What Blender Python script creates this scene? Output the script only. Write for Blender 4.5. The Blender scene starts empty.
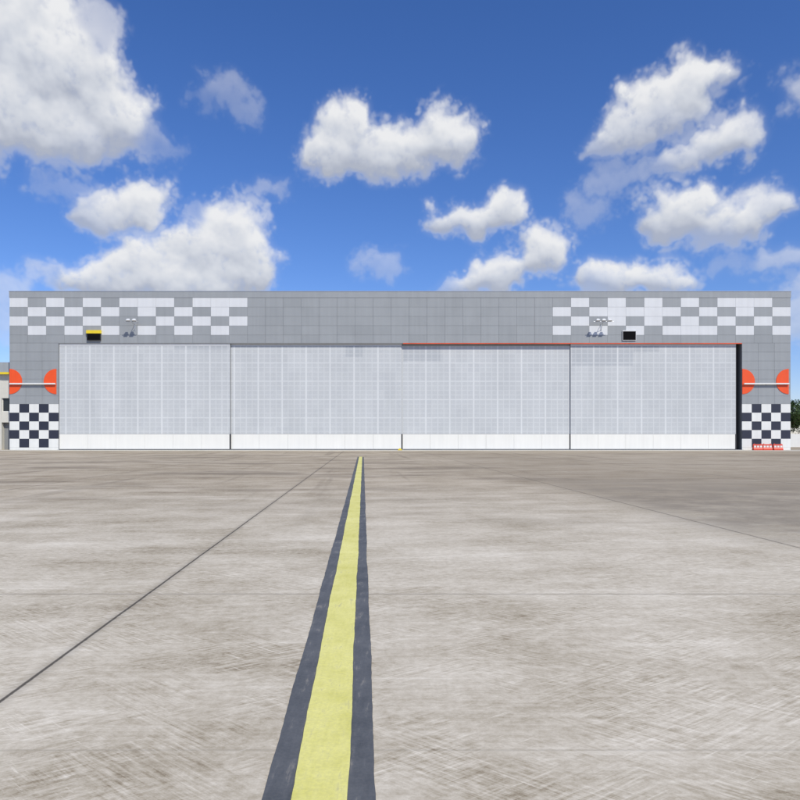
import bpy, bmesh, math, random
import numpy as np
from mathutils import Vector, Matrix
random.seed(7)
S = bpy.context.scene
COL = S.collection
# ---------------------------------------------------------------- measures
CAMH = 1.6
FPX = 693.0            # focal length in 800-px units
D = 85.3               # distance to the facade
SC = D / FPX           # metres per facade unit
HEAD = math.radians(3.05)
def X(p): return (p - 400.0) * SC
def Z(p): return (450.0 - p) * SC

# ---------------------------------------------------------------- helpers
def link(o, parent=None):
    COL.objects.link(o)
    if parent: o.parent = parent
    return o
def mesh_obj(name, verts, faces, mats, midx=None, parent=None, smooth=False):
    me = bpy.data.meshes.new(name)
    me.from_pydata(verts, [], faces)
    for m in mats: me.materials.append(m)
    if midx:
        for p, i in zip(me.polygons, midx): p.material_index = i
    if smooth:
        for p in me.polygons: p.use_smooth = True
    me.update()
    return link(bpy.data.objects.new(name, me), parent)
class B:
    def __init__(s): s.v=[]; s.f=[]; s.m=[]
    def box(s, x0,x1,y0,y1,z0,z1,mi=0,back=True):
        n=len(s.v)
        s.v += [(x0,y0,z0),(x1,y0,z0),(x1,y1,z0),(x0,y1,z0),(x0,y0,z1),(x1,y0,z1),(x1,y1,z1),(x0,y1,z1)]
        fs=[(0,1,5,4),(1,2,6,5),(3,0,4,7),(4,5,6,7),(3,2,1,0)]
        if back: fs.append((2,3,7,6))
        for f in fs: s.f.append(tuple(n+i for i in f)); s.m.append(mi)
    def prism(s, pts, y0, y1, mi=0):
        n=len(s.v); k=len(pts)
        s.v += [(x,y0,z) for x,z in pts]+[(x,y1,z) for x,z in pts]
        s.f.append(tuple(range(n,n+k))); s.m.append(mi)
        s.f.append(tuple(range(n+2*k-1,n+k-1,-1))); s.m.append(mi)
        for i in range(k):
            j=(i+1)%k
            s.f.append((n+i,n+k+i,n+k+j,n+j)); s.m.append(mi)
    def cyl(s, a, b, r0, r1, seg=10, mi=0):
        a=Vector(a); b=Vector(b); d=(b-a).normalized()
        t=Vector((0,0,1)) if abs(d.z)<0.9 else Vector((1,0,0))
        u=d.cross(t).normalized(); w=d.cross(u)
        n=len(s.v)
        for c,r in ((a,r0),(b,r1)):
            for i in range(seg):
                an=2*math.pi*i/seg
                s.v.append(tuple(c+u*math.cos(an)*r+w*math.sin(an)*r))
        for i in range(seg):
            j=(i+1)%seg
            s.f.append((n+i,n+j,n+seg+j,n+seg+i)); s.m.append(mi)
        s.f.append(tuple(n+i for i in range(seg))[::-1]); s.m.append(mi)
        s.f.append(tuple(n+seg+i for i in range(seg))); s.m.append(mi)
    def obj(s,name,mats,parent=None,smooth=False,bevel=0):
        o=mesh_obj(name,s.v,s.f,mats,s.m,parent,smooth)
        bm=bmesh.new(); bm.from_mesh(o.data); bmesh.ops.recalc_face_normals(bm,faces=bm.faces); bm.to_mesh(o.data); bm.free()
        if bevel:
            md=o.modifiers.new("bevel",'BEVEL'); md.width=bevel; md.segments=2
        return o
def empty(name, loc, label, cat, group=None):
    e=bpy.data.objects.new(name,None); e.location=loc; e.empty_display_size=0.5
    COL.objects.link(e); e["label"]=label; e["category"]=cat
    if group: e["group"]=group
    return e

class N:
    def __init__(s, tree): s.t=tree; s.n=tree.nodes; s.l=tree.links
    def new(s, ty, **kw):
        n=s.n.new(ty)
        for k,v in kw.items(): setattr(n,k,v)
        return n
    def put(s, sock, v):
        if hasattr(v,'is_output') : s.l.new(v, sock)
        else: sock.default_value=v
    def math(s, op, a, b=None, c=None, clamp=False):
        n=s.new('ShaderNodeMath',operation=op); n.use_clamp=clamp
        s.put(n.inputs[0],a)
        if b is not None: s.put(n.inputs[1],b)
        if c is not None: s.put(n.inputs[2],c)
        return n.outputs[0]
    def vmath(s, op, a, b=None, c=None, out=0):
        n=s.new('ShaderNodeVectorMath',operation=op)
        s.put(n.inputs[0],a)
        if b is not None: s.put(n.inputs[1],b)
        if c is not None: s.put(n.inputs[2],c)
        return n.outputs[out]
    def noise(s, vec, scale, detail=4, rough=0.5, out='Fac', dist=0.0):
        n=s.new('ShaderNodeTexNoise'); s.put(n.inputs['Vector'],vec)
        n.inputs['Scale'].default_value=scale; n.inputs['Detail'].default_value=detail
        n.inputs['Roughness'].default_value=rough; n.inputs['Distortion'].default_value=dist
        return n.outputs[out]
    def rng(s, v, a, b, c=0.0, d=1.0, smooth=False):
        n=s.new('ShaderNodeMapRange'); n.interpolation_type='SMOOTHSTEP' if smooth else 'LINEAR'
        s.put(n.inputs[0],v)
        for i,q in enumerate((a,b,c,d)): s.put(n.inputs[i+1],q)
        return n.outputs[0]
    def mix(s, f, a, b, blend='MIX'):
        n=s.new('ShaderNodeMix',data_type='RGBA',blend_type=blend)
        s.put(n.inputs[0],f)
        for i,q in ((6,a),(7,b)):
            if isinstance(q,tuple) and len(q)==3: q=(*q,1)
            s.put(n.inputs[i],q)
        return n.outputs[2]
    def sepxyz(s,v):
        n=s.new('ShaderNodeSeparateXYZ'); s.put(n.inputs[0],v); return n.outputs
    def comb(s,x=0.0,y=0.0,z=0.0):
        n=s.new('ShaderNodeCombineXYZ'); s.put(n.inputs[0],x); s.put(n.inputs[1],y); s.put(n.inputs[2],z); return n.outputs[0]

def material(name):
    m=bpy.data.materials.new(name); m.use_nodes=True
    h=N(m.node_tree); bsdf=m.node_tree.nodes['Principled BSDF']
    return m,h,bsdf
def pos(h): return h.new('ShaderNodeNewGeometry').outputs['Position']
def painted(name, col, rough=0.5, var=0.08, scale=1.5, streak=0.06, metal=0.0, spec=0.5):
    m,h,b=material(name); p=pos(h)
    n1=h.noise(p,scale,4,0.55)
    n2=h.noise(h.vmath('MULTIPLY',p,(1.6,1.6,0.08)),1.5,3,0.6)
    f=h.math('ADD',h.math('MULTIPLY',h.math('SUBTRACT',n1,0.5),var*2.5),h.math('MULTIPLY',h.math('SUBTRACT',n2,0.5),streak*3))
    f=h.math('ADD',f,1.0)
    c=h.vmath('SCALE',(col[0],col[1],col[2]))
    h.put(c.node.inputs[3],f)
    h.l.new(c,b.inputs['Base Color']); b.inputs['Roughness'].default_value=rough; b.inputs['Metallic'].default_value=metal
    b.inputs['Specular IOR Level'].default_value=spec
    return m

M_grey=painted("grey cladding",(0.300,0.312,0.314),0.5,0.06,0.5,0.07)
M_grey2=painted("grey cladding alternate",(0.286,0.298,0.300),0.5,0.06,0.5,0.07)
M_light=painted("pale panel paint",(0.645,0.650,0.645),0.5,0.05,0.6,0.06)
M_seam=painted("dark backing",(0.225,0.232,0.235),0.7,0.05)
M_white=painted("white paint",(0.73,0.725,0.68),0.55,0.05,0.8,0.07)
M_navy=painted("navy paint",(0.024,0.027,0.044),0.5,0.1,0.8,0.05)
M_orange=painted("orange paint",(0.80,0.085,0.012),0.5,0.06)
M_black=painted("black rubber and dark gap",(0.02,0.02,0.022),0.7,0.1)
M_red=painted("red trim",(0.68,0.09,0.03),0.6,0.4,0.5)
M_yellow=painted("yellow enamel",(0.78,0.58,0.02),0.4,0.06)
M_metal=painted("galvanised steel",(0.45,0.46,0.47),0.4,0.08,3,0.03,0.5)
M_glass=painted("dark glass",(0.006,0.006,0.007),0.8,0.05,spec=0.05)
M_win=painted("window glass",(0.02,0.025,0.03),0.12,0.05)
M_cream=painted("cream wall",(0.62,0.60,0.53),0.8,0.06)
M_roof=painted("metal roof",(0.33,0.35,0.36),0.5,0.06)

# ---------------------------------------------------------------- ground
def ground_mat():
    m,h,b=material("weathered concrete")
    p=pos(h); wy_=h.sepxyz(p)[1]
    vr=h.new('ShaderNodeVectorRotate',rotation_type='Z_AXIS'); h.put(vr.inputs['Vector'],p); vr.inputs['Angle'].default_value=-HEAD
    q=vr.outputs[0]; qs=h.sepxyz(q); px,py=qs[0],qs[1]
    def rot(a):
        v=h.new('ShaderNodeVectorRotate',rotation_type='Z_AXIS'); h.put(v.inputs['Vector'],q); v.inputs['Angle'].default_value=math.radians(a); return v.outputs[0]
    def c(v,k): return h.math('MULTIPLY',h.math('SUBTRACT',v,0.5),k)
    big=h.noise(q,0.06,3,0.6)
    blot=h.noise(q,0.60,8,0.70)
    mk=h.new('ShaderNodeTexNoise'); h.put(mk.inputs['Vector'],q); mk.inputs['Scale'].default_value=1.4; mk.inputs['Detail'].default_value=5; mk.inputs['Roughness'].default_value=0.65
    mks=h.new('ShaderNodeSeparateColor'); h.l.new(mk.outputs['Color'],mks.inputs[0])
    s1=h.noise(h.vmath('MULTIPLY',rot(3),(1.4,26.0,1)),1.0,5,0.72)
    s2=h.noise(h.vmath('MULTIPLY',rot(43),(2.6,46.0,1)),1.0,4,0.70)
    s3=h.noise(h.vmath('MULTIPLY',rot(-32),(2.4,42.0,1)),1.0,4,0.70)
    s4=h.noise(h.vmath('MULTIPLY',rot(-4),(0.20,0.95,1)),0.9,8,0.76)
    mid=h.noise(q,11.0,8,0.85)
    near=h.rng(py,4.0,22.0,1.0,0.3)
    def patch(s,ch,k): return h.math('MULTIPLY',c(s,k),h.rng(mks.outputs[ch],0.42,0.60,0.05,1.5,True))
    stre=h.math('ADD',h.math('ADD',c(s1,0.50),patch(s2,1,0.85)),patch(s3,2,0.85))
    f=h.math('ADD',c(big,0.8),c(blot,1.15))
    for v in (h.math('MULTIPLY',stre,near),c(s4,0.85),c(mid,1.25)): f=h.math('ADD',f,v)
    f=h.math('ADD',f,0.55,clamp=True)
    r=h.new('ShaderNodeValToRGB'); h.put(r.inputs[0],f)
    e=r.color_ramp.elements
    e[0].position=0.04; e[0].color=(0.235,0.185,0.118,1)
    e[1].position=0.96; e[1].color=(0.74,0.670,0.545,1)
    x=e.new(0.30); x.color=(0.410,0.350,0.255,1)
    x=e.new(0.60); x.color=(0.570,0.504,0.393,1)
    col=r.outputs[0]
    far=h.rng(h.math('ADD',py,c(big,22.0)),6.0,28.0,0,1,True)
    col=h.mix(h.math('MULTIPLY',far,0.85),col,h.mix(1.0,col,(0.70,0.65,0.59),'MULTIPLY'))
    sc1=h.math('MULTIPLY',h.rng(s2,0.60,0.67,0,1,True),h.rng(mks.outputs[2],0.47,0.6,0,1,True))
    sc2=h.math('MULTIPLY',h.rng(s3,0.60,0.67,0,1,True),h.rng(mks.outputs[0],0.47,0.6,0,1,True))
    col=h.mix(h.math('MULTIPLY',h.math('MAXIMUM',sc1,sc2),h.math('MULTIPLY',near,0.6)),col,(0.76,0.69,0.56))
    st=h.rng(h.math('ADD',s4,c(s1,0.6)),0.58,0.70,0,1,True)
    col=h.mix(h.math('MULTIPLY',st,0.40),col,(0.70,0.635,0.515))
    sd_=h.rng(h.math('ADD',s4,c(mid,0.5)),0.42,0.28,0,1,True)
    col=h.mix(h.math('MULTIPLY',sd_,h.rng(far,0,1,0.30,0.7)),col,(0.20,0.16,0.112))
    zone=h.math('MULTIPLY',h.rng(h.math('ADD',px,c(blot,1.2)),5.2,7.4,0,1,True),h.rng(h.math('ADD',py,c(blot,6.0)),8.6,11.5,0,1,True))
    zone=h.math('MULTIPLY',zone,h.rng(py,17,32,1,0.3,True))
    stn=h.rng(h.math('ADD',blot,c(mid,0.5)),0.34,0.60,0.30,1,True)
    dk=h.math('MULTIPLY',zone,stn)
    st2=h.noise(h.vmath('MULTIPLY',q,(0.55,1.3,1)),0.17,6,0.70)
    oth=h.math('MULTIPLY',h.rng(st2,0.48,0.66,0,1,True),h.math('MULTIPLY',far,0.85))
    tr=h.noise(h.vmath('MULTIPLY',q,(1.4,0.05,1)),0.5,4,0.6)
    oth=h.math('MAXIMUM',oth,h.math('MULTIPLY',h.rng(tr,0.56,0.68,0,0.6,True),far))
    col=h.mix(h.math('MULTIPLY',h.math('MAXIMUM',dk,oth),0.70),col,(0.155,0.125,0.09))
    wob=c(blot,0.02); wob2=c(mid,0.02)
    pxw=h.math('ADD',h.math('ADD',px,wob),wob2)
    pyw=h.math('ADD',h.math('ADD',wy_,wob),wob2)
    brk=h.rng(mid,0.35,0.6,0.25,1.0)
    def line(coord,x0,w,k,soft=0.02):
        d=h.math('ABSOLUTE',h.math('SUBTRACT',coord,x0))
        return h.math('MULTIPLY',h.rng(d,w,w+soft,1,0,True),k)
    J=line(pxw,-2.19,0.006,0.92,0.016)
    J=h.math('MAXIMUM',J,h.math('MULTIPLY',line(pxw,-2.19,0.01,0.30,0.09),brk))
    J=h.math('MAXIMUM',J,h.math('MULTIPLY',line(pxw,6.29,0.012,0.7,0.03),brk))
    for x0 in (-10.7,14.8): J=h.math('MAXIMUM',J,h.math('MULTIPLY',line(pxw,x0,0.02,0.6,0.04),brk))
    J=h.math('MAXIMUM',J,h.math('MULTIPLY',line(pyw,7.06,0.010,0.50,0.02),brk))
    dm=h.math('ABSOLUTE',h.math('SUBTRACT',h.math('FRACT',h.math('DIVIDE',h.math('ADD',pyw,-3.54+1.765),3.53)),0.5))
    J=h.math('MAXIMUM',J,h.math('MULTIPLY',h.rng(dm,0.0012,0.0045,1,0,True),h.math('MULTIPLY',brk,0.22)))
    col=h.mix(J,col,(0.06,0.052,0.043))
    h.l.new(col,b.inputs['Base Color'])
    b.inputs['Roughness'].default_value=0.9; b.inputs['Specular IOR Level'].default_value=0.2
    return m
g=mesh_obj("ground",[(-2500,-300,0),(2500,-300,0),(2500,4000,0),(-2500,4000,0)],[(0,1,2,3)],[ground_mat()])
g["kind"]="structure"

def strip_mat():
    m,h,b=material("new concrete strip"); p=pos(h)
    n=h.noise(h.vmath('MULTIPLY',p,(0.3,1.5,1)),1.0,5,0.65)
    col=h.mix(h.rng(n,0.3,0.7),(0.36,0.33,0.26),(0.62,0.58,0.48))
    h.l.new(col,b.inputs['Base Color']); b.inputs['Roughness'].default_value=0.85
    return m
o=mesh_obj("pavement",[(X(0)-20,79.5,0.004),(X(800)+20,79.5,0.004),(X(800)+20,D+0.8,0.004),(X(0)-20,D+0.8,0.004)],[(0,1,2,3)],[strip_mat()])
o["kind"]="structure"

def paint_mat(name,colA,colB,wear,under):
    m,h,b=material(name); p=pos(h)
    n=h.noise(p,3.0,6,0.7); n2=h.noise(h.vmath('MULTIPLY',p,(22,3,1)),1.0,4,0.7); n3=h.noise(p,60,3,0.6); n4=h.noise(p,0.7,3,0.6)
    f=h.math('ADD',h.math('MULTIPLY',n,0.45),h.math('ADD',h.math('MULTIPLY',n2,0.25),h.math('MULTIPLY',n4,0.3)))
    col=h.mix(h.rng(f,0.38,0.62),colA,colB)
    col=h.mix(h.math('MULTIPLY',h.rng(n3,0.35,0.65),0.16),col,(0.2,0.19,0.17))
    wearf=h.math('MULTIPLY',h.rng(h.math('ADD',n2,h.math('MULTIPLY',n,0.5)),0.82,0.98,0,1,True),wear)
    col=h.mix(wearf,col,under)
    h.l.new(col,b.inputs['Base Color']); b.inputs['Roughness'].default_value=0.75
    return m
def strip(name,c,hw,z,s0,s1,mat,amp,seed,step=0.05):
    rnd=random.Random(seed)
    dx,dy=-math.sin(HEAD),math.cos(HEAD); nx,ny=dy,-dx
    v=[];f=[]; a=b_=0.0; ph=[rnd.uniform(0,6) for _ in range(6)]
    s=s0; i=0
    while s<=s1:
        a=a*0.8+rnd.uniform(-1,1)*amp; b_=b_*0.8+rnd.uniform(-1,1)*amp
        w=0.0022*math.sin(s*1.1+ph[0])
        for sd,j in ((-1,a),(1,b_)):
            l=c+sd*hw+j+w+sd*0.0025*math.sin(s*2.3+ph[1+(sd>0)])
            v.append((l*nx+s*dx,l*ny+s*dy,z))
        if i: f.append((2*i-2,2*i-1,2*i+1,2*i))
        i+=1; s+=step
    return mesh_obj(name,v,f,[mat])
LC=(-0.357)*math.cos(HEAD)+3.055*math.sin(HEAD)
o=strip("painted_line_border",LC,0.250,0.004,-6,56,paint_mat("dark border paint",(0.055,0.060,0.066),(0.125,0.128,0.130),0.5,(0.30,0.27,0.22)),0.0020,3); o["kind"]="structure"
o=strip("painted_line",LC,0.126,0.008,-6,56,paint_mat("yellow line paint",(0.65,0.60,0.14),(0.84,0.775,0.27),0.55,(0.44,0.40,0.2)),0.0018,5); o["kind"]="structure"

# ---------------------------------------------------------------- hangar
hangar=empty("hangar",(X(400),D,0),"long grey aircraft hangar with checkered panels and pale sliding doors","hangar")
def child(b,name,mats,parent=hangar,**k):
    o=b.obj(name,mats,None,**k)
    o.parent=parent
    pl=Vector((0,0,0)); q=parent
    while q: pl+=q.location; q=q.parent
    o.data.transform(Matrix.Translation(-pl))
    return o
GAP=0.018
def panel(b,x0,x1,z0,z1,mi,y=D,gap=GAP):
    b.box(x0+gap/2,x1-gap/2,y,y+0.04,z0+gap/2,z1-gap/2,mi,back=False)
cols=[X(9.5+18.3*k) for k in range(13)]+[X(247.4+17.96*k) for k in range(17)]+[X(552.7+18.3*k) for k in range(14)]
rows=[Z(v) for v in (343,335,325.7,316.4,307.1,297.6)]
b=B()
rnd=random.Random(11); rf=random.Random(4)
for i in range(len(cols)-1):
    for j in range(5):
        mi=rnd.choice((0,0,0,1))
        if j>=1 and (i<13 or i>=30):
            k=j-1
            lit=((i+k)%2==1) if i<13 else ((i+k)%2==0)
            if rf.random()<0.10 and 1<i<41 and i not in (12,30): lit=not lit
            if lit: mi=2
        panel(b,cols[i],cols[i+1],rows[j],rows[j+1],mi)
child(b,"header_cladding",[M_grey,M_grey2,M_light])
b=B(); b.box(cols[0],cols[-1],D+0.04,D+3.0,Z(343),Z(297.6),0)
child(b,"header_beam",[M_seam])
b=B(); b.box(cols[0]-0.04,cols[-1]+0.04,D-0.03,D+3.0,Z(297.6)+0.003,Z(291.6),0)
child(b,"parapet",[M_grey])
b=B(); b.box(cols[0]-0.08,cols[-1]+0.08,D-0.06,D+3.05,Z(291.6)+0.002,Z(291.6)+0.07,0)
child(b,"parapet_cap",[M_metal])
def pillar(x0,x1,flip):
    b=B()
    zr=[Z(343)-0.003,Z(352),Z(361),Z(370),Z(379),Z(388),Z(396),Z(404)]
    n=3
    for a in range(n):
        xa=x0+(x1-x0)*a/n; xb=x0+(x1-x0)*(a+1)/n
        for r in range(len(zr)-1):
            panel(b,xa,xb,zr[r+1],zr[r],0 if rnd.random()<.7 else 1)
    nc=5; nr=5; zt=Z(404); zb=Z(447.5)
    cw=(x1-x0)/nc
    for a in range(nc):
        for r in range(nr):
            dark=((a+r+flip)%2==0)
            panel(b,x0+a*cw,x0+(a+1)*cw,zt-(r+1)*(zt-zb)/nr,zt-r*(zt-zb)/nr,3 if dark else 4,gap=0.008)
    panel(b,x0,x1,0.0,zb,4)
    child(b,"pillar_cladding",[M_grey,M_grey2,M_light,M_navy,M_white])
    b=B(); b.box(x0,x1,D+0.04,D+3.0,0,Z(343)-0.002,0); child(b,"pillar",[M_seam])
xl0,xl1=X(9.5),X(58.5); xr0,xr1=X(742),cols[-1]
pillar(xl0,xl1,1); pillar(xr0,xr1,1)

def half(cx,cz,r,side):
    pts=[]
    for i in range(25):
        a=-math.pi/2+math.pi*i/24
        pts.append((cx+side*math.cos(a)*r,cz+math.sin(a)*r))
    if side<0: pts=pts[::-1]
    b=B(); b.prism(pts,D-0.05,D-0.003); return child(b,"emblem",[M_orange])
for x0,x1 in ((xl0,xl1),(xr0,xr1)):
    r=12.6*SC
    half(x0+0.02,Z(381.5),r,1); half(x1-0.25,Z(381.5),r,-1)
    b=B(); b.cyl((x0+0.15,D-0.22,Z(384)),(x1-0.3,D-0.22,Z(384)),0.10,0.10,14)
    for xx in (x0+0.5,(x0+x1)/2,x1-0.65): b.box(xx-0.05,xx+0.05,D-0.2,D-0.003,Z(384)-0.05,Z(384)+0.05)
    child(b,"tube",[M_white])

b=B(); b.box(cols[0]+0.05,cols[0]+0.35,D+3.003,D+62,0,Z(296),0); child(b,"side_wall",[M_grey])
b=B(); b.box(cols[-1]-0.35,cols[-1]-0.05,D+3.003,D+62,0,Z(296),0); child(b,"side_wall",[M_grey])
b=B(); b.box(cols[0]+0.36,cols[-1]-0.36,D+61.7,D+62,0,Z(296)-0.01,0); child(b,"back_wall",[M_grey])
b=B(); b.prism([(cols[0]+0.05,Z(296)+0.003),(cols[-1]-0.05,Z(296)+0.003),(0,Z(293.5))],D+3.06,D+62.3); child(b,"roof",[M_roof])
b=B(); b.box(xl1+0.003,xr0-0.003,D+2.2,D+2.4,0.01,Z(343)-0.01,0); child(b,"dark_gap_sheet",[M_black])  # black sheet added behind the doors, standing in for the dark of the gap

# doors --------------------------------------------------------------
def door_mat():
    m,h,b=material("translucent door sheeting"); p=pos(h); s=h.sepxyz(p); x,z=s[0],s[2]
    def lines(c,period,w,off=0.0):
        fr=h.math('FRACT',h.math('DIVIDE',h.math('ADD',c,off+500.0),period))
        d=h.math('ABSOLUTE',h.math('SUBTRACT',fr,0.5))
        return h.rng(d,0.5-w,0.5-w*0.3,0,1)
    cell=h.comb(h.math('FLOOR',h.math('DIVIDE',h.math('ADD',x,500.74),1.48)),h.math('FLOOR',h.math('DIVIDE',h.math('ADD',z,500.0),1.13)),0.0)
    wn=h.new('ShaderNodeTexWhiteNoise'); wn.noise_dimensions='2D'; h.put(wn.inputs['Vector'],cell)
    n=h.noise(h.vmath('MULTIPLY',p,(0.4,0.4,0.12)),0.7,4,0.6)
    base=h.mix(h.rng(n,0.3,0.7),(0.495,0.507,0.500),(0.570,0.580,0.572))
    base=h.mix(h.math('MULTIPLY',wn.outputs[0],0.20),base,(0.39,0.40,0.41))
    fine=h.noise(h.vmath('MULTIPLY',p,(9,1,7)),1.0,3,0.6)
    base=h.mix(h.rng(fine,0.35,0.7,0,0.20),base,(0.34,0.35,0.355))
    shade=None
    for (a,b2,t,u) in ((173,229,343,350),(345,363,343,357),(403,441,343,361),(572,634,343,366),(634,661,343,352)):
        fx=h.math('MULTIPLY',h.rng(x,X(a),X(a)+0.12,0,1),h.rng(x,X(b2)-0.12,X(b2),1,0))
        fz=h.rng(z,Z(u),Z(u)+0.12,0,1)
        q=h.math('MULTIPLY',fx,fz); shade=q if shade is None else h.math('MAXIMUM',shade,q)
    base=h.mix(h.math('MULTIPLY',shade,0.42),base,(0.32,0.34,0.36))  # soft shadow patches at the door tops, painted into the sheeting colour
    v1=h.math('MULTIPLY',lines(x,0.74,0.11),0.32)
    v2=h.math('MULTIPLY',lines(x,2.96,0.045),0.70)
    v3=h.math('MULTIPLY',lines(x,1.48,0.06),0.42)
    z1=h.math('MULTIPLY',lines(z,0.565,0.13),0.30)
    z2=h.math('MULTIPLY',lines(z,2.26,0.05),0.50)
    L=h.math('MAXIMUM',h.math('MAXIMUM',v1,v2),h.math('MAXIMUM',v3,h.math('MAXIMUM',z1,z2)))
    L=h.math('MULTIPLY',L,h.rng(n,0.3,0.65,0.65,1.0))
    col=h.mix(L,base,(0.73,0.735,0.715))
    h.l.new(col,b.inputs['Base Color']); b.inputs['Roughness'].default_value=0.45
    return m
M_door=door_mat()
M_base=painted("off-white base panel",(0.775,0.755,0.69),0.6,0.04,0.5,0.045)
M_edge=painted("door edge strip",(0.20,0.205,0.21),0.7,0.1)
dx=[58.8,230,402,571,737]; dep=[0.14,0.34,0.46,0.28]
for i in range(4):
    x0=X(dx[i])+ (0.02 if i else 0.0); x1=X(dx[i+1])-0.02
    y=D+dep[i]
    d=bpy.data.objects.new("hangar_door",None); COL.objects.link(d); d.parent=hangar
    d.location=((x0+x1)/2-X(400),y-D,0)
    zt=Z(343)-0.02
    zb=Z(434)
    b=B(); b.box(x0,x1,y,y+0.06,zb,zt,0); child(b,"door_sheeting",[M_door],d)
    b=B(); n=6
    for k in range(n): b.box(x0+(x1-x0)*k/n+0.008,x0+(x1-x0)*(k+1)/n-0.008,y-0.012,y+0.058,0.12,zb-0.02,0)
    child(b,"door_base_panel",[M_base],d)
    b=B(); b.box(x0+0.01,x1-0.01,y+0.062,y+0.12,0.06,zt-0.02,0)
    b.box(x1-0.06,x1+0.10,y-0.04,y+0.12,0.05,zb-0.003,0)
    child(b,"door_seal",[M_black],d)
    b=B(); b.box(x1+0.002,x1+0.035,y-0.01,y+0.12,zb,zt-0.003,0); child(b,"edge_strip",[M_edge],d)
    b=B(); b.box(x0,x1,y-0.03,y+0.055,zt-0.30,zt-0.004,0); child(b,"top_rail",[M_light if i!=2 else M_grey2],d)
b=B(); b.box(X(403),xr0-0.01,D-0.05,D+0.12,Z(343)-0.10,Z(343)-0.004,0); child(b,"red_track_trim",[M_red])
b=B(); b.box(xl1,X(403)-0.02,D+0.01,D+0.12,Z(343)-0.07,Z(343)-0.004,0); child(b,"track_trim",[M_seam])
b=B(); b.box(xl1,xr0,D-0.3,D+0.8,0.006,0.04,0); child(b,"door_track",[M_metal])

# ---------------------------------------------------------------- lamps
def floodlight_box(px,py,kind):
    e=empty("floodlight",(X(px),D,Z(py)),("yellow-hooded" if kind else "white-framed")+" box floodlight with black glass on the hangar facade","floodlight","box floodlights on the hangar")
    x,z=X(px),Z(py); w,hh=0.84,0.62
    b=B()
    if kind:
        b.box(x-w-0.06,x+w+0.06,D-0.30,D-0.06,z+hh-0.40,z+hh)
        child(b,"hood",[M_yellow],e)
        b=B(); b.box(x-w,x+w,D-0.24,D-0.06,z-hh,z+hh-0.402); child(b,"housing",[M_black],e)
        b=B(); b.box(x-w+.06,x+w-.06,D-0.25,D-0.242,z-hh+.06,z+hh-0.46); child(b,"glass",[M_glass],e)
    else:
        t=0.045; top=0.12
        b.box(x-w,x+w,D-0.14,D-0.06,z+hh-top,z+hh); b.box(x-w,x+w,D-0.14,D-0.06,z-hh,z-hh+t)
        b.box(x-w,x-w+t,D-0.14,D-0.06,z-hh+t,z+hh-top); b.box(x+w-t,x+w,D-0.14,D-0.06,z-hh+t,z+hh-top)
        child(b,"housing",[M_light],e)
        b=B(); b.box(x-w+t+.002,x+w-t-.002,D-0.135,D-0.08,z-hh+t+.002,z+hh-top-.002); child(b,"glass",[M_glass],e)
    b=B(); b.box(x-0.5,x+0.5,D-0.058,D-0.003,z-0.4,z+0.1); child(b,"bracket",[M_metal],e)
floodlight_box(94.5,335.5,True)
floodlight_box(629,335.5,False)
def lamp_cluster(px,py,n):
    x,z=X(px),Z(py)
    e=empty("lamp_cluster",(x,D,z),"twin-headed white floodlight cluster on a wall bracket" if n==2 else "three-headed white floodlight cluster on a wall bracket","floodlight")
    b=B(); b.cyl((x,D,z-0.15),(x,D-1.15,z-0.05),0.03,0.03); b.cyl((x,D,z-0.9),(x,D-0.8,z-0.10),0.022,0.022)
    w=0.36*n
    b.cyl((x-w-0.15,D-1.15,z-0.02),(x+w+0.15,D-1.15,z-0.02),0.03,0.03)
    b.box(x-0.07,x+0.07,D-0.02,D-0.002,z-1.0,z-0.0)
    child(b,"bracket",[M_metal],e)
    for k in range(n):
        cx=x-w+ (2*w)*(k+0.5)/n
        b=B(); i=0; q=0.72
        for (yy,zz,hw) in ((-1.05,0.42,0.20),(-1.26,0.46,0.20),(-1.55,0.16,0.34),(-1.15,0.02,0.34)):
            b.v += [(cx-hw*q,D-1.15+(yy+1.15)*q,z+zz*q),(cx+hw*q,D-1.15+(yy+1.15)*q,z+zz*q)]
        for f in ((0,1,3,2),(2,3,5,4),(4,5,7,6),(6,7,1,0),(0,2,4,6),(1,7,5,3)):
            b.f.append(tuple(i+t for t in f)); b.m.append(0)
        child(b,"lamp_head",[M_light],e,bevel=0.015)
        for sx in (-1,1):
            b=B(); b.box(cx+sx*0.27-0.01,cx+sx*0.27+0.01,D-1.22,D-1.12,z-0.04,z+0.16); child(b,"yoke",[M_metal],e)
lamp_cluster(135,323.0,2)
lamp_cluster(601,323.0,3)

# ---------------------------------------------------------------- barriers
M_bred=painted("red barrier plastic",(0.60,0.05,0.02),0.45,0.08)
def barrier(x,y):
    e=empty("barrier",(x,y,0),"red plastic road barrier with white reflective band beside the hangar","barrier","red barriers by the hangar pillar")
    b=B(); L=0.56
    prof=[(-0.26,0.0),(0.26,0.0),(0.26,0.14),(0.12,0.34),(0.07,0.74),(-0.07,0.74),(-0.12,0.34),(-0.26,0.14)]
    n=len(b.v); k=len(prof)
    for sx in (-L,L):
        for (yy,zz) in prof: b.v.append((x+sx,y+yy,zz))
    b.f.append(tuple(range(n,n+k))); b.m.append(0)
    b.f.append(tuple(range(n+2*k-1,n+k-1,-1))); b.m.append(0)
    for a in range(k):
        c=(a+1)%k; b.f.append((n+a,n+k+a,n+k+c,n+c)); b.m.append(0)
    child(b,"body",[M_bred],e,bevel=0.02)
    for s in (-0.36,0.0,0.36):
        b=B(); b.box(x+s-0.13,x+s+0.13,y-0.15,y-0.125,0.34,0.56); child(b,"reflector",[M_white],e)
    for s in (-0.4,0.4):
        b=B(); b.cyl((x+s,y,0.74),(x+s,y,0.82),0.05,0.045); child(b,"filler_cap",[M_bred],e)
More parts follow.
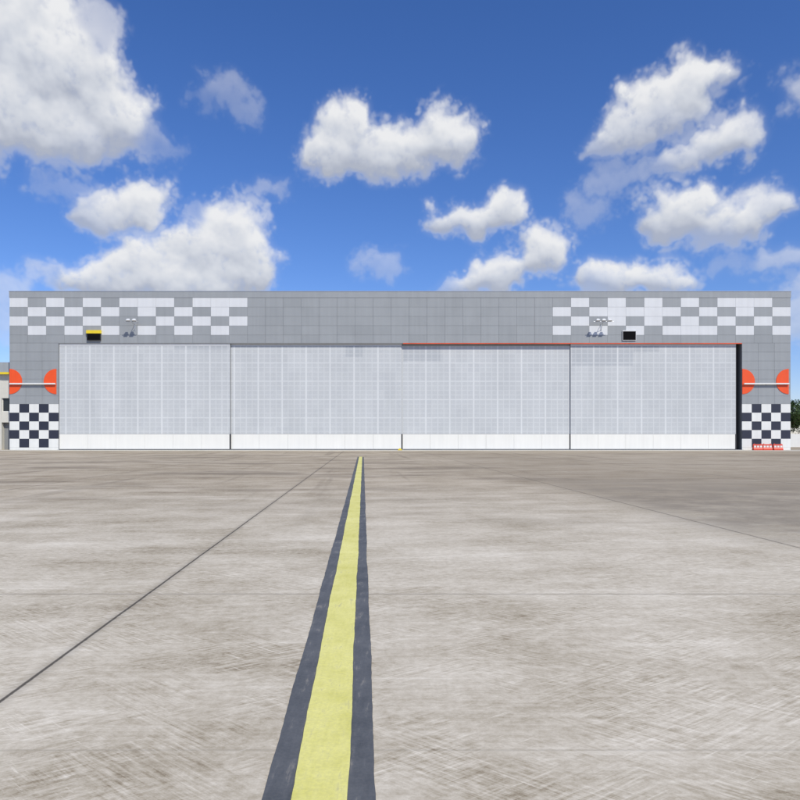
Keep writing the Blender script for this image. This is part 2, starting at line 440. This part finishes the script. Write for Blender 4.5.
for i in range(3): barrier((X(757.5)+i*1.24)*(D-1.6)/D,D-1.6+0.12*(i%2))
e=empty("wheel_chock",(X(400),D-2.2,0),"small yellow wheel chock on the concrete by the doors","wheel chock")
b=B(); b.prism([(X(400)-0.3,0.006),(X(400)+0.3,0.006),(X(400)+0.05,0.26),(X(400)-0.05,0.26)],D-2.4,D-2.1); child(b,"wedge",[M_yellow],e,bevel=0.015)
b=B(); b.cyl((X(400)+0.25,D-2.42,0.05),(X(400)+0.55,D-2.5,0.02),0.02,0.02); child(b,"rope",[M_white],e)

# ---------------------------------------------------------------- annex building beside
ax1=X(8.6)*1.0; ax0=ax1-16; ay=D+2.5
annex=empty("annex_building",((ax0+ax1)/2,ay,0),"low cream annex building with grey roof and dark windows","building")
zt=Z(373)
nb=5; bw=(ax1-ax0)/nb
b=B()
for k in range(nb):
    xa=ax0+k*bw
    b.box(xa,xa+0.9,ay,ay+14,0,zt)
    b.box(xa+0.902,xa+bw-0.002,ay+0.02,ay+14,Z(397),zt-0.002)
    b.box(xa+0.902,xa+bw-0.002,ay+0.02,ay+14,Z(422),Z(411))
    b.box(xa+0.902,xa+bw-0.002,ay+0.6,ay+13,0,Z(422)-0.002,1)
child(b,"wall",[M_cream,M_seam],annex)
for k in range(nb):
    xa=ax0+k*bw+0.905; xb=ax0+(k+1)*bw-0.005; xm=(xa+xb)/2
    b=B(); b.box(xa,xb,ay+0.25,ay+0.3,Z(411)+0.003,Z(397)-0.003); child(b,"window",[M_win],annex)
    b=B(); b.box(xa+.001,xb-.001,ay+0.18,ay+0.248,Z(411)+0.003,Z(411)+0.08)
    for xx in (xa,xm-0.04,xb-0.08): b.box(xx,xx+0.08,ay+0.18,ay+0.248,Z(411)+0.08,Z(397)-0.003)
    child(b,"window_frame",[M_white],annex)
b=B(); b.box(ax0-0.5,ax1-0.02,ay-0.5,ay+14.5,zt+0.003,zt+0.35); b.prism([(ax0-0.3,zt+0.353),(ax1-0.05,zt+0.353),(ax1-0.05,Z(360)),(ax0+2,Z(360))],ay,ay+14)
child(b,"roof",[M_roof],annex)
b=B(); b.box(ax0-0.52,ax1-0.03,ay-0.56,ay-0.503,zt+0.02,zt+0.30); child(b,"fascia",[M_yellow],annex)

wy=D+25
wx0=cols[-1]+0.5
bw_=empty("boundary_wall",(wx0+25,wy,0),"low white boundary wall with capped piers","wall")
b=B(); b.box(wx0,wx0+60,wy,wy+0.3,0,2.1)
child(b,"panel",[M_white],bw_)
for i in range(16):
    b=B(); xx=wx0+0.4+i*3.9; b.box(xx,xx+0.45,wy-0.08,wy-0.003,0,2.25); b.box(xx-0.05,xx+0.5,wy-0.12,wy+0.4,2.252,2.36); child(b,"pier",[M_white],bw_)

# ---------------------------------------------------------------- trees
def leaf_mat():
    m,h,b=material("foliage"); p=pos(h)
    n=h.noise(p,0.9,4,0.6)
    col=h.mix(h.rng(n,0.3,0.7),(0.028,0.055,0.014),(0.075,0.125,0.028))
    h.l.new(col,b.inputs['Base Color']); b.inputs['Roughness'].default_value=0.55
    return m
M_leaf=leaf_mat(); M_bark=painted("bark",(0.14,0.105,0.075),0.9,0.2,4)
def make_tree(x,y,H,seed,label):
    r=random.Random(seed)
    e=empty("broadleaf_tree",(x,y,0),label,"tree","trees behind the boundary wall")
    b=B(); tips=[]
    p=Vector((0,0,0)); rad=0.26
    for i in range(5):
        q=p+Vector((r.uniform(-.15,.15),r.uniform(-.15,.15),H*0.11)); b.cyl(p,q,rad,rad*0.86,9); p=q; rad*=0.86
    for i in range(9):
        an=r.uniform(0,6.28); l=H*r.uniform(0.22,0.34)
        d=Vector((math.cos(an),math.sin(an),r.uniform(0.35,1.3))).normalized()
        s=Vector((0,0,H*r.uniform(0.30,0.52))); m1=s+d*l*0.55; m2=s+d*l+Vector((0,0,0.3))
        b.cyl(s,m1,rad*0.6,rad*0.4,6); b.cyl(m1,m2,rad*0.4,0.03,6); tips+= [m1,m2]
    b.obj("trunk",[M_bark],e)
    v=[];f=[]
    cl=[(t,r.uniform(0.7,1.2)) for t in tips]+[(Vector((r.gauss(0,H*.15),r.gauss(0,H*.15),H*r.uniform(.5,.92))),r.uniform(.7,1.3)) for _ in range(24)]
    for c,R in cl:
        for _ in range(150):
            d=Vector((r.gauss(0,1),r.gauss(0,1),r.gauss(0,0.75))).normalized()*R*r.uniform(0.45,1.05)
            q=c+d; a=Vector((r.uniform(-1,1),r.uniform(-1,1),r.uniform(-.6,.6))).normalized(); w=a.cross(Vector((r.uniform(-1,1),r.uniform(-1,1),1))).normalized()
            s=r.uniform(0.09,0.17); n=len(v)
            v+=[tuple(q-a*s*1.4),tuple(q+w*s*0.7),tuple(q+a*s*1.4),tuple(q-w*s*0.7)]; f.append((n,n+1,n+2,n+3))
    mesh_obj("crown",v,f,[M_leaf],None,e)
for i,(x,y,H) in enumerate(((64.5,D+30,8.2),(69.0,D+33,7.4),(73.5,D+29,8.8),(79,D+34,8.0),(85,D+31,7.6))):
    make_tree(x,y,H,20+i,"leafy green tree standing behind the low white wall")

# ---------------------------------------------------------------- light
sd=Vector((0.38,-0.62,0.80)).normalized()
sel=math.asin(sd.z); srot=math.atan2(sd.x,sd.y)
sun=bpy.data.lights.new("sun",'SUN'); sun.energy=4.1; sun.angle=math.radians(0.5); sun.color=(1.0,0.968,0.88)
so=bpy.data.objects.new("sun",sun); COL.objects.link(so); so.rotation_euler=sd.to_track_quat('Z','Y').to_euler(); so.location=(30,-40,80)

# ---------------------------------------------------------------- sky: cumulus field over azimuth / elevation, computed here
CL=[
(10,20,78,46,1),(55,70,78,46,1),(118,118,36,32,.95),(90,138,55,22,.85),(20,110,60,44,1),(100,30,32,20,.5),(150,140,30,12,.3),
(225,86,34,12,.26),(242,108,28,11,.24),(178,150,22,12,.15),(205,95,18,8,.15),
(330,154,34,20,1),(350,124,27,22,1),(385,158,56,19,1),(440,136,34,25,1),(458,140,20,20,.85),(398,146,36,20,.95),
(96,220,28,11,.8),(146,201,24,18,.95),(126,214,40,14,.9),
(236,236,32,30,1),(205,254,40,28,1),(150,264,52,20,1),(95,280,44,14,.9),(250,268,22,24,1),(185,285,90,22,1),(46,278,16,11,.45),(5,294,30,15,.4),
(266,190,22,7,.28),(65,190,36,11,.20),(382,264,28,14,.30),(200,212,16,8,.2),
(450,223,24,13,.85),(503,209,26,14,.95),(484,222,40,11,.9),
(541,252,24,19,1),(505,269,30,15,.9),(488,284,46,12,.9),(448,287,14,7,.4),
(700,82,46,22,1),(655,98,30,18,.95),(628,128,28,20,.85),(600,148,18,10,.6),(668,118,36,16,.8),(725,140,34,17,.9),(748,124,16,14,.75),(690,156,40,12,.75),(650,168,26,8,.35),(588,212,28,17,.28),(612,180,24,14,.30),
(680,212,42,21,1),(668,230,30,10,.8),(740,221,40,16,.95),(766,203,18,14,.8),(722,235,44,10,.6),
(614,276,38,14,.95),(652,283,40,12,.85),(598,284,24,9,.6),
(803,92,14,20,.5),(778,264,40,12,.42),(806,318,18,32,.5),(-4,322,14,26,.4),(735,264,24,8,.22),
(-120,120,90,50,1),(-140,260,110,40,1),(930,160,90,45,1),(920,280,90,30,1)]
AZ0,AZ1,EL0,EL1=math.radians(-48),math.radians(48),0.0,math.radians(38)
NW,NH=2304,912
rs=np.random.RandomState(5)
def blur(a,s):
    fy=np.fft.fftfreq(a.shape[0])[:,None]; fx=np.fft.rfftfreq(a.shape[1])[None,:]
    return np.fft.irfft2(np.fft.rfft2(a)*np.exp(-2*(math.pi*s)**2*(fx**2+fy**2)),s=a.shape)
def spec(beta,lo,seed):
    r=np.random.RandomState(seed)
    fy=np.fft.fftfreq(NH)[:,None]*NW; fx=np.fft.rfftfreq(NW)[None,:]*NW
    k=np.sqrt(fx**2+(fy)**2); k[0,0]=1
    A=1/np.maximum(k,lo)**beta; A[k<lo*0.5]*=0.3; A[0,0]=0
    F=np.fft.rfft2(r.randn(NH,NW))*A
    a=np.fft.irfft2(F,s=(NH,NW)); return a/a.std()
azs=np.linspace(AZ0,AZ1,NW)[None,:].repeat(NH,0); els=np.linspace(EL0,EL1,NH)[:,None].repeat(NW,1)
W1=spec(2.1,30,1); W2=spec(2.1,30,2)
ax=azs+W1*0.0065; ay_=els+W2*0.0050
T=np.zeros((NH,NW)); TW=np.zeros((NH,NW))+1e-4; TN=np.zeros((NH,NW))+1e-4; H=np.full((NH,NW),-0.05)
pxr=(AZ1-AZ0)/NW
for (u,q,ru,rv,wt) in CL:
    az=math.atan((u-400)/FPX); el=math.atan((437-q)/FPX*math.cos(az))
    ra=ru/FPX*math.cos(az)**2; rb=rv/FPX*math.cos(el)**2
    npf=int(18+90*ra/ max(rb,.01)*0.35)
    for k in range(npf):
        t=rs.uniform(0,2*math.pi); rr=math.sqrt(rs.uniform(0,1))*0.82
        cx=az+ra*rr*math.cos(t); sy=math.sin(t)*rr
        cy=el+rb*(sy if sy>0 else sy*0.75)
        r=max(rb,0.012)*rs.uniform(0.30,0.66)*(1.15-0.42*rr)
        zc=rs.uniform(-0.3,0.35)*rb+ (0.35-rr*0.5)*rb
        i0=int((cx-2.6*r-0.04-AZ0)/pxr); i1=int((cx+2.6*r+0.04-AZ0)/pxr); j0=int((cy-2.6*r-0.04)/pxr); j1=int((cy+2.6*r+0.04)/pxr)
        i0=max(i0,0); i1=min(i1,NW); j0=max(j0,0); j1=min(j1,NH)
        if i1<=i0 or j1<=j0: continue
        d2=((ax[j0:j1,i0:i1]-cx)**2+(ay_[j0:j1,i0:i1]-cy)**2)/(r*r)
        ex=np.exp(-d2*0.9)
        T[j0:j1,i0:i1]+=ex*0.37*(0.55+0.45*wt)
        TN[j0:j1,i0:i1]+=ex; TW[j0:j1,i0:i1]+=ex*wt
        if wt>0.5:
            hh=zc+r*np.sqrt(np.maximum(0,1-d2/1.9))*1.35
            hh=np.where(d2<1.9,hh,-0.05)
            H[j0:j1,i0:i1]=np.maximum(H[j0:j1,i0:i1],hh)
lw=np.clip(TW/TN*1.08,0,1)
det=spec(1.6,50,3); det2=spec(1.2,160,4); low=spec(1.9,14,9); det3=spec(1.35,40,12)
body=1-np.exp(-T)
def ss(x,a,b):
    t=np.clip((x-a)/(b-a),0,1); return t*t*(3-2*t)
ero=np.clip(1.35-body,0.30,1)
a0=body+0.12*det*ero+0.045*det2*ero+0.04*low+0.16*det3*(1-lw)
alpha=ss(a0,0.14,1.08)
alpha=0.66*blur(alpha,0.9)+0.34*blur(alpha,7.5)
core=ss(blur(body,3)+0.05*det,0.60,0.98); alpha=np.maximum(alpha,core)
halo=ss(blur(body,18)+0.22*blur(det3,1.5)+0.06*low,0.15,0.95)*0.45
alpha=np.clip(np.maximum(alpha,halo),0,1)
alpha*=ss(blur(body,8),0.01,0.16)
alpha*=blur(lw,4)
# relief lighting
Hs=blur(np.maximum(H,-0.02),5.0)/pxr; Hb=blur(np.maximum(H,-0.02),14.0)/pxr; Bb=blur(body,22.0)*40
Lx,Ly,Lz=0.22,0.84,0.50
def lam(hf,k):
    gy,gx=np.gradient(hf*k); n=np.sqrt(gx*gx+gy*gy+1); return (-gx*Lx-gy*Ly+Lz)/n
gy,gx=np.gradient(blur(det,2.2)*2.0)
sh=0.28*lam(Hs,0.36)+0.46*lam(Hb,0.50)+0.55*lam(Bb,0.95)
sh+=0.035*det+(-gy*0.8-gx*0.25)*0.10
sh=sh-0.12*(blur(body,30)-0.5)
sh=np.clip((sh-0.20)/0.68,0,1)
sh=blur(sh,1.3)
sh=np.maximum(sh,0.50*(1-ss(alpha,0.2,0.9)))
lo=np.array([0.44,0.475,0.56]); mi=np.array([0.65,0.68,0.74]); hi=np.array([0.86,0.865,0.875])
s3=np.clip(sh,0,1)[...,None]
colr=np.where(s3<0.5,lo+(mi-lo)*s3*2,mi+(hi-mi)*(s3*2-1))
img=bpy.data.images.new("cumulus_field",NW,NH,alpha=True,float_buffer=True,is_data=True)
img.alpha_mode='CHANNEL_PACKED'
buf=np.ones((NH,NW,4),dtype=np.float32); buf[...,:3]=colr; buf[...,3]=alpha*0.97
buf[0,:,3]=0;buf[-1,:,3]=0;buf[:,0,3]=0;buf[:,-1,3]=0
img.pixels.foreach_set(buf.ravel()); img.update()
try: img.pack()
except Exception as ex: print("pack",ex)

w=bpy.data.worlds.new("World"); S.world=w; w.use_nodes=True
h=N(w.node_tree); bg=w.node_tree.nodes['Background']
sky=h.new('ShaderNodeTexSky',sky_type='NISHITA'); sky.sun_disc=False; sky.sun_elevation=sel; sky.sun_rotation=srot
sky.air_density=1.0; sky.dust_density=0.15; sky.ozone_density=3.0; sky.altitude=400
tc=h.new('ShaderNodeTexCoord').outputs['Generated']
c=h.sepxyz(h.vmath('NORMALIZE',tc))
az=h.math('ARCTAN2',c[0],c[1]); el=h.math('ARCSINE',c[2])
uv=h.comb(h.rng(az,AZ0,AZ1,0,1),h.rng(el,EL0,EL1,0,1),0.0)
ti=h.new('ShaderNodeTexImage'); ti.image=img; ti.extension='CLIP'; ti.interpolation='Cubic'; h.put(ti.inputs[0],uv)
STR=0.10
ccol=h.vmath('SCALE',ti.outputs['Color']); ccol.node.inputs[3].default_value=1.0/STR
hs=h.new('ShaderNodeHueSaturation'); hs.inputs['Saturation'].default_value=1.20; hs.inputs['Value'].default_value=1.14
h.put(hs.inputs['Color'],sky.outputs[0])
skyc=h.mix(1.0,hs.outputs[0],(0.91,0.915,1.20),'MULTIPLY')
final=h.mix(ti.outputs['Alpha'],skyc,ccol)
h.l.new(final,bg.inputs['Color']); bg.inputs['Strength'].default_value=STR
w.cycles.sampling_method='MANUAL'; w.cycles.sample_map_resolution=512

# ---------------------------------------------------------------- camera
cam=bpy.data.cameras.new("camera"); co=bpy.data.objects.new("camera",cam); COL.objects.link(co)
co.location=(0,0,CAMH); co.rotation_euler=(math.radians(90),0,0)
cam.sensor_width=36; cam.lens=36*FPX/800; cam.shift_y=37/800; cam.clip_end=6000; cam.clip_start=0.05
S.camera=co
S.view_settings.view_transform='Standard'; S.view_settings.look='None'; S.view_settings.exposure=0
